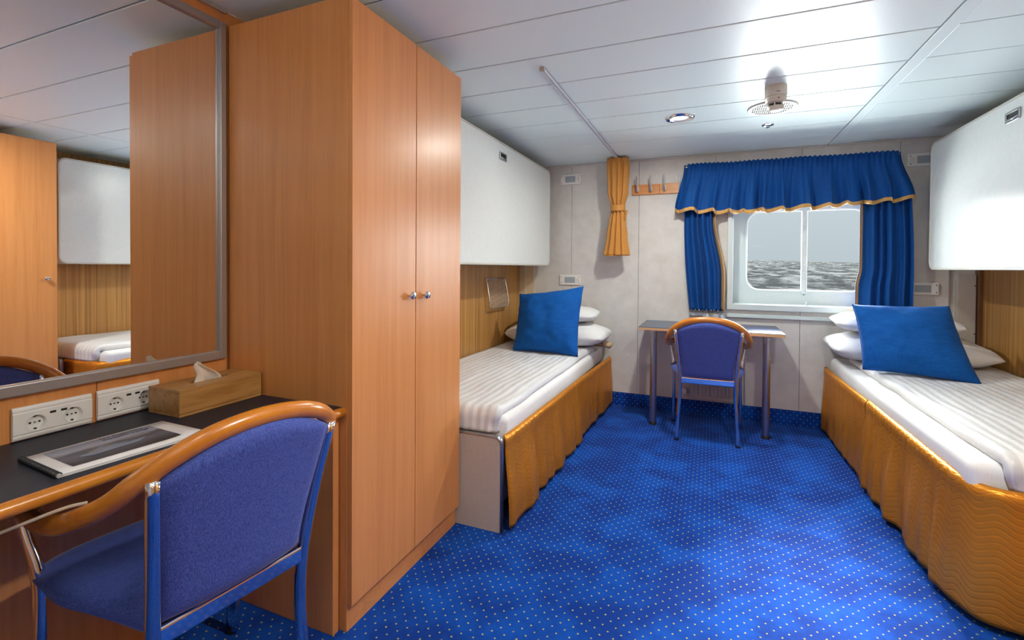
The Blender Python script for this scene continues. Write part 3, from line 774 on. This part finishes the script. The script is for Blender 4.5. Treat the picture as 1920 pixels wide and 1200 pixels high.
lathe('sensor_slot',black,[(.030,-.086),(.032,-.102)],c_,'z',sd,30,cap=False)
lathe('sensor_head',dc,[(.037,-.100),(.038,-.104),(.035,-.118),(.026,-.122),(0,-.123)],c_,'z',sd,36)
for k in range(6):
    a=k*PI/3+.3; box('sensor_post',dc,c_[0]+.034*math.cos(a)-.003,c_[0]+.034*math.cos(a)+.003,c_[1]+.034*math.sin(a)-.003,c_[1]+.034*math.sin(a)+.003,CEIL-.101,CEIL-.086,sd)
box('led',P('led_red',(.35,.02,.02),.3),c_[0]+.006,c_[0]+.011,c_[1]-.0495,c_[1]-.044,CEIL-.073,CEIL-.067,sd)
box('printed_label',P('print_blue',(.12,.2,.42),.5),c_[0]-.004,c_[0]+.014,c_[1]-.0503,c_[1]-.048,CEIL-.040,CEIL-.036,sd)
av=tag(empty('air_vent',(.315,3.066,CEIL)),'round slotted white air vent in the ceiling behind the smoke detector','air vent')
X0,Y0,RR=.315,3.066,.128
lathe('vent_back',black,[(0,-.001),(RR-.012,-.001),(RR-.012,.001),(0,.001)],(X0,Y0,CEIL-.002),'z',av,40)
lathe('vent_rim',grille,[(RR-.022,-.007),(RR-.004,-.008),(RR,-.004),(RR,0),(RR-.022,-.003)],(X0,Y0,CEIL),'z',av,48,cap=False)
bm=bmesh.new()
k=-RR+.014
while k<RR-.01:
    h=math.sqrt(max((RR-.018)**2-k*k,.0001)); addbox(bm,X0+k-.0028,X0+k+.0028,Y0-h,Y0+h,CEIL-.0072,CEIL-.003); k+=.0108
for q in(-.045,0,.045): addbox(bm,X0-math.sqrt((RR-.018)**2-q*q),X0+math.sqrt((RR-.018)**2-q*q),Y0+q-.004,Y0+q+.004,CEIL-.0074,CEIL-.003)
fin('vent_slats',bm,grille,av)
sp=tag(empty('sprinkler',(.328,3.422,CEIL)),'small round chrome sprinkler head in the ceiling near the window','sprinkler')
lathe('flange',chrome,[(.020,-.002),(.026,-.006),(.034,-.004),(.036,0),(.02,0)],(.328,3.422,CEIL),'z',sp,30,cap=False)
lathe('recess',black,[(0,-.002),(.021,-.002),(.021,.0),(0,.0)],(.328,3.422,CEIL),'z',sp,20)
lathe('nozzle',chrome,[(0,-.002),(.007,-.002),(.007,-.014),(.012,-.016),(.012,-.018),(0,-.019)],(.328,3.422,CEIL),'z',sp,16)

# ------------------------------------------------------------------ upper bunks
def bunk(s,xf,xb,y0,y1,z0,z1,hy,hz,lab):
    """folded-up berth; front face at x=xf looking to the room"""
    t=tag(empty('upper_bunk',((xf+xb)/2,(y0+y1)/2,z0)),lab,'bunk')
    q=lambda a,b,d:(d,a,b)
    slab('bunk_body',bunkedge,rrect(y0,y1,z0,z1,.06,10),q,xb,xf+s*.020,t,.012,3)
    slab('bunk_face',bunkm,rrect(y0+.010,y1-.010,z0+.010,z1-.010,.052,10),q,xf+s*.022,xf,t,.006,3)
    ring('piping',bunkedge,rrect(y0+.002,y1-.002,z0+.002,z1-.002,.058,10),rrect(y0+.013,y1-.013,z0+.013,z1-.013,.05,10),q,xf+s*.024,xf-s*.003,t,.002)
    hn=ring('handle',steel,rrect(hy-.058,hy+.058,hz-.026,hz+.026,.006,3),rrect(hy-.048,hy+.048,hz-.017,hz+.017,.004,3),q,xf+s*.002,xf-s*.008,t,.002)
    box('handle_recess',black,min(xf,xf-s*.001),max(xf,xf-s*.001),hy-.05,hy+.05,hz-.018,hz+.018,t)
    tube('handle_lip',steel,[(xf-s*.004,hy-.048,hz-.012),(xf-s*.004,hy+.048,hz-.012)],.006,None,t,8,Vector((0,0,1)))
bunk(-1,-1.31,-1.60,2.02,4.005,1.197,2.030,2.965,1.933,'cream folded-up upper bunk on the left wall above the bed')
bunk(1,1.31,1.655,2.00,3.885,1.184,2.000,2.975,1.912,'cream folded-up upper bunk on the right wall above the bed')

# net pocket
np_=tag(empty('net_pocket',(LW,3.54,.97)),'chrome-framed net pocket on the wood wall above the left bed','net pocket')
yA,yB,zA,zB=3.358,3.722,.862,1.090
tube('pocket_frame',chrome,cr_pts([(LW+.004,yA,zB),(LW+.02,yA,zB-.05),(LW+.045,yA,zA+.03),(LW+.05,yA+.03,zA)],5)+cr_pts([(LW+.05,yA+.06,zA),(LW+.05,yB-.06,zA),(LW+.05,yB-.03,zA)],3)+cr_pts([(LW+.045,yB,zA+.03),(LW+.02,yB,zB-.05),(LW+.004,yB,zB)],5),.007,None,np_,8,Vector((1,0,0)))
tube('pocket_frame',P('pocket_rail',(.6,.62,.66),.25,.9),[(LW+.01,yA,zB),(LW+.01,yB,zB)],.005,None,np_,8,Vector((1,0,0)))
bm=bmesh.new()
nn=11
for dgn in(-1,1):
    for k in range(-nn,nn+1):
        pts=[]
        for j in range(15):
            q=j/14; y=yA+(yB-yA)*((k/nn)+ (q*.8 if dgn>0 else .8-.8*q)+ .1)
            if yA+.008<y<yB-.008:
                sag=.02*math.sin(PI*q); pts.append((LW+.012+.033*q+.006*math.sin(j*2+k), y+.004*math.sin(q*14+k), zB-(zB-zA)*q*.99))
        if len(pts)>2: addtube(bm,pts,.0016,None,4,Vector((1,0,0)))
fin('net',bm,P('net_grey',(.62,.56,.48),.7),np_,True)

# ------------------------------------------------------------------ beds
def skirt(name,path,ztop,zbot,seed,parent,flare=.03,amp=.016,fb=None,fn_amp=None):
    """path: plan points (x,y); cloth hangs with folds pushed outwards"""
    P_=[Vector((a,b,0)) for a,b in path]; P_=cr_pts(P_,12)
    S=[0]
    for a,b in zip(P_,P_[1:]): S.append(S[-1]+(b-a).length)
    L=S[-1]
    def at(s):
        for i in range(len(S)-1):
            if s<=S[i+1]+1e-9:
                t=(s-S[i])/max(S[i+1]-S[i],1e-9); p=P_[i].lerp(P_[i+1],t); d=(P_[i+1]-P_[i]).normalized(); return p,d
        return P_[-1],(P_[-1]-P_[-2]).normalized()
    nu=int(L/.008); 
    def fn(a,v_):
        s=a*L; p,d=at(s); nrm=Vector((d.y,-d.x,0))
        f_=nz(s*6.5,seed)*1.0+nz(s*15,seed+5)*.5
        k=smooth01(v_*1.15)
        off=flare*k+(fn_amp(s/L) if fn_amp else 1)*amp*k*(.5+f_*1.5)+.0018*nz(s*22,v_*2,seed)*(1-k)
        # gathers right under the top seam
        off+=.0009*math.exp(-((v_-.06)/.06)**2)*math.sin(s*2*PI/.045+3*nz(s*7))
        off+=.010*math.sin(PI*min(1,v_*7))*.3 if v_<.14 else 0
        if v_<.03: off-=.012*(1-v_/.03)
        q=p+nrm*(off*fb if fb else off)
        zt=ztop(s/L) if callable(ztop) else ztop
        zb=zbot(s/L) if callable(zbot) else zbot
        return (q.x,q.y,zt+(zb-zt)*v_+.006*nz(s*5,seed+9)*v_)
    H=.44
    return sheet('bed_skirt',quiltm,fn,nu,26,parent,.003,lambda a,b:(a*L,-b*H))
def mattress(parent,x0,x1,y0,y1,z0,z1):
    bm=bmesh.new(); nu,nv,nw=30,60,6
    # rounded box by superellipse walls
    def pt(i,j,top):
        a=i/nu; b=j/nv; return a,b
    g={}
    def vert(x,y,z):
        return bm.verts.new((x,y,z))
    addbox(bm,x0,x1,y0,y1,z0,z1)
    o=fin('mattress',bm,white,parent,False,.035,5)
    for p in o.data.polygons: p.use_smooth=True
    return o
def duvet(lab,xw,xe,yh,yf,zt,zlow,seed):
    """xw wall side, xe open side; head end yh, foot end yf; hangs down over the foot to zlow"""
    sg=1 if xe>xw else -1; W=abs(xe-xw)
    Lt=yh-yf; r_=.05; Lb=Lt-r_+PI/2*r_+(zt-r_-zlow)
    def prof(s):
        if s<Lt-r_: return yh-s,zt,(0,1)
        s-=Lt-r_
        if s<PI/2*r_: a=s/r_; return yf+r_-math.sin(a)*r_,zt-r_+math.cos(a)*r_,(-math.sin(a),math.cos(a))
        s-=PI/2*r_; return yf,zt-r_-s,(-1,0)
    def fn(a,b):
        s=b*Lb; y,z,(ny,nz_)=prof(s)
        xx=W*a
        e=smooth01((W-xx)/.05); ew=smooth01(xx/.04)
        hh=.032*(1-(1-e)**2) if True else 0
        h=-.010*(1-ew); dx=0
        if xx>W-.045:
            ph=(xx-(W-.045))/.045*2.7; rr_=.021; dx=rr_*math.sin(ph)-(xx-(W-.045)); h-=rr_*(1-math.cos(ph))
        wr=.006*nz(xx*5,s*3,seed)+.0035*nz(xx*13,s*5,seed+3)+.0022*nz(xx*30,s*6,seed+7)
        # creases near the open foot corner
        cd=math.exp(-(((W-xx)/.13)**2+((s-(Lt+.02))/.14)**2)); wr+=.008*cd*nz(xx*34,s*12,seed+2)
        wr+=.006*math.exp(-((s-(Lt+.06))/.12)**2)*nz(xx*18,seed)
        d=h+wr
        wig=.012*nz(s*4,seed+11)*smooth01(xx/W)
        x=xw+sg*(xx+dx+wig)
        # the corner pulls in a little where it drops over the foot
        k=smooth01((s-Lt+.02)/.14)*smooth01((xx-W+.12)/.12)
        return (x-sg*k*(.018-.008*math.sin(s*60)),y+ny*d+k*.012,z+nz_*d)
    o=sheet('duvet',duvetm,fn,90,150,None,.012,lambda a,b:(a*W,b*Lb))
    return tag(o,lab,'duvet')
def endpanel(parent,xa,xb,y,z1,s):
    """beige foot board with metal edge along top and open side (xb)"""
    x0,x1=sorted((xa,xb)); r_=.03
    lp=[(xa,0),(xa,z1)]+[(xb-s*r_+s*r_*math.sin(R(q)),z1-r_+r_*math.cos(R(q))) for q in range(0,91,15)]+[(xb,0)]
    slab('end_panel',panelb,lp,fy,y,y+.025,parent,.001)
    e=[(xa,y+.0125,z1)]+[(a,y+.0125,b) for a,b in lp[2:]]
    tube('panel_trim',P('trim_steel',(.36,.37,.40),.3,.9),e,.006,.0155,parent,8,Vector((0,1,0)))
    return
# left bed
bl_=tag(empty('bed',(-1.22,3.0,0)),'single bed on the left with gold quilted skirt, behind the wardrobe','bed')
box('bed_base',panelb,LW+.004,-.90,1.955,4.05,.06,.37,bl_,.004)
endpanel(bl_,LW+.003,-.846,1.915,.425,1)
mattress(bl_,LW+.006,-.848,1.975,4.10,.372,.500)
skirt('bed_skirt',[(-.845,1.955),(-.838,1.97),(-.832,2.1),(-.82,2.6),(-.81,3.09)],.425,.025,2.0,bl_,.02,.020,None,lambda t:1+1.0*math.exp(-(t/.25)**2))
skirt('bed_skirt',[(-.812,3.10),(-.805,3.3),(-.79,3.7),(-.775,4.05),(-.785,4.11)],.425,.035,8.0,bl_,.012,.009)
duvet('white satin-striped duvet on the left bed',LW+.012,-.850,3.86,1.945,.540,.432,1.0)
# right bed
br_=tag(empty('bed',(1.22,3.0,0)),'single bed on the right with gold quilted skirt round its foot end','bed')
box('bed_base',panelb,.90,RW-.004,2.09,4.05,.06,.41,br_,.004)
endpanel(br_,RW-.003,1.20,1.955,.470,-1)
mattress(br_,.818,RW-.006,2.06,4.10,.415,.540)
skirt('bed_skirt',[(.792,4.095),(.782,4.04),(.785,3.6),(.795,3.14)],.470,.03,12.0,br_,.008,.012)
skirt('bed_skirt',[(.797,3.13),(.80,2.8),(.805,2.3),(.81,2.15),(.835,2.055),(.90,2.018),(1.05,2.01),(1.26,2.008)],.472,.028,15.0,br_,.012,.022,None,lambda t:1.2*(1-smooth01((t-.58)/.12))+.15)
duvet('white satin-striped duvet on the right bed, sunlit',RW-.012,.872,3.90,2.02,.580,.470,4.0)

# ------------------------------------------------------------------ pillows and cushions
def pillow(name,m,BL,BR,TR,TL,T,lab,cat,grp=None,k=.05,seed=0,T2=None,wr=.012,rnd=.0):
    BL,BR,TR,TL=[Vector(q) for q in(BL,BR,TR,TL)]
    nrm=((BR-BL).cross(TL-BL)).normalized()
    n=40; bm=bmesh.new(); G=[]
    for fc in(-1,1):
        g=[]
        for i in range(n+1):
            row=[]
            for j in range(n+1):
                a=2*i/n-1; b=2*j/n-1
                a2=a*(1-k*(1-b*b)-rnd*abs(b)**6); b2=b*(1-k*(1-a*a)-rnd*abs(a)**6)
                p=(BL*(1-a2)+BR*(1+a2))*.25*(1-b2)+(TL*(1-a2)+TR*(1+a2))*.25*(1+b2)
                h=((1-abs(a)**2.6)*(1-abs(b)**2.6)); h=max(h,0)**.55
                ed=max(abs(a),abs(b))
                w_=nz(a*1.7,b*1.7,seed+fc)*wr*1.3+nz(a*4.5,b*4.5,seed+fc*3)*wr*.6
                rad=math.atan2(b,a); w_+=wr*.55*math.sin(rad*11+seed+2*nz(a*2,b*2,seed))*smooth01((ed-.55)/.4)*(1-ed)**.5
                t_=T*(.5 if fc>0 or T2 is None else .5)
                q=p+nrm*fc*(t_*h+w_*min(1,h*2))
                if ed>.999: q=p+nrm*nz(a*3,b*3,seed)*wr*.8
                row.append(bm.verts.new(q))
            g.append(row)
        G.append(g)
    for g in G:
        for i in range(n):
            for j in range(n): bm.faces.new((g[i][j],g[i+1][j],g[i+1][j+1],g[i][j+1]))
    bmesh.ops.remove_doubles(bm,verts=bm.verts[:],dist=1e-5)
    return tag(fin(name,bm,m,None,True),lab,cat,grp)
def flat(x0,x1,y0,y1,z,tilt=0,rz=0,dz=0):
    c=Vector(((x0+x1)/2,(y0+y1)/2,z)); out=[]
    for a,b in((x0,y0),(x1,y0),(x1,y1),(x0,y1)):
        d=Vector((a,b,z))-c; d.rotate(Matrix.Rotation(rz,3,'Z')); out.append(c+d+Vector((0,0,tilt*(b-c.y)+dz*(a-c.x))))
    return out
# left bed
pillow('pillow',white,*flat(-1.60,-.745,3.60,4.06,.640,.05),.20,'large white pillow under the others at the head of the left bed','pillow',None,.0,3,rnd=.09)
pillow('pillow',white,*flat(-1.50,-.84,3.66,4.05,.800,.04,R(3)),.13,'small white pillow on top of the large one on the left bed','pillow',None,.0,5,rnd=.09)
pillow('cushion',cushblue,(-1.385,3.34,.545),(-.862,3.30,.545),(-.878,3.52,1.045),(-1.392,3.50,.972),.21,'square blue cushion leaning on the pillows of the left bed','cushion',None,.06,9)
# right bed
pillow('pillow',white,*flat(.745,1.60,3.60,4.07,0.672,.05,R(-1)),.20,'large white pillow under the others at the head of the right bed','pillow',None,.02,13,rnd=.04)
pillow('pillow',white,*flat(.775,1.45,3.64,4.02,.835,.05,R(-2)),.13,'small white pillow on top of the large one on the right bed','pillow',None,.0,15,rnd=.09)
pillow('cushion',cushblue,(.828,3.34,.60),(1.325,3.24,.580),(1.300,3.56,.975),(.808,3.50,.970),.21,'wide blue cushion leaning on the pillows of the right bed','cushion',None,.05,19)
# folded blanket corner below the left pillows
bm=bmesh.new()
addtube(bm,cr_pts([(-.93,3.97,.548),(-.85,3.96,.550),(-.79,3.955,.548),(-.755,3.95,.535)],5),.05,.026,12,Vector((0,0,1)))
bk_=tag(fin('folded_blanket',bm,beigecloth,None,True),'beige folded blanket end under the pillows of the left bed','blanket')
bm=bmesh.new(); addtube(bm,[(-.835,3.90,.585),(-.80,3.895,.578),(-.80,3.895,.55),(-.795,3.90,.52)],.004,.012,8,Vector((0,1,0))); fin('blanket_strap',bm,P('strap',(.42,.33,.24),.7),bk_,True)
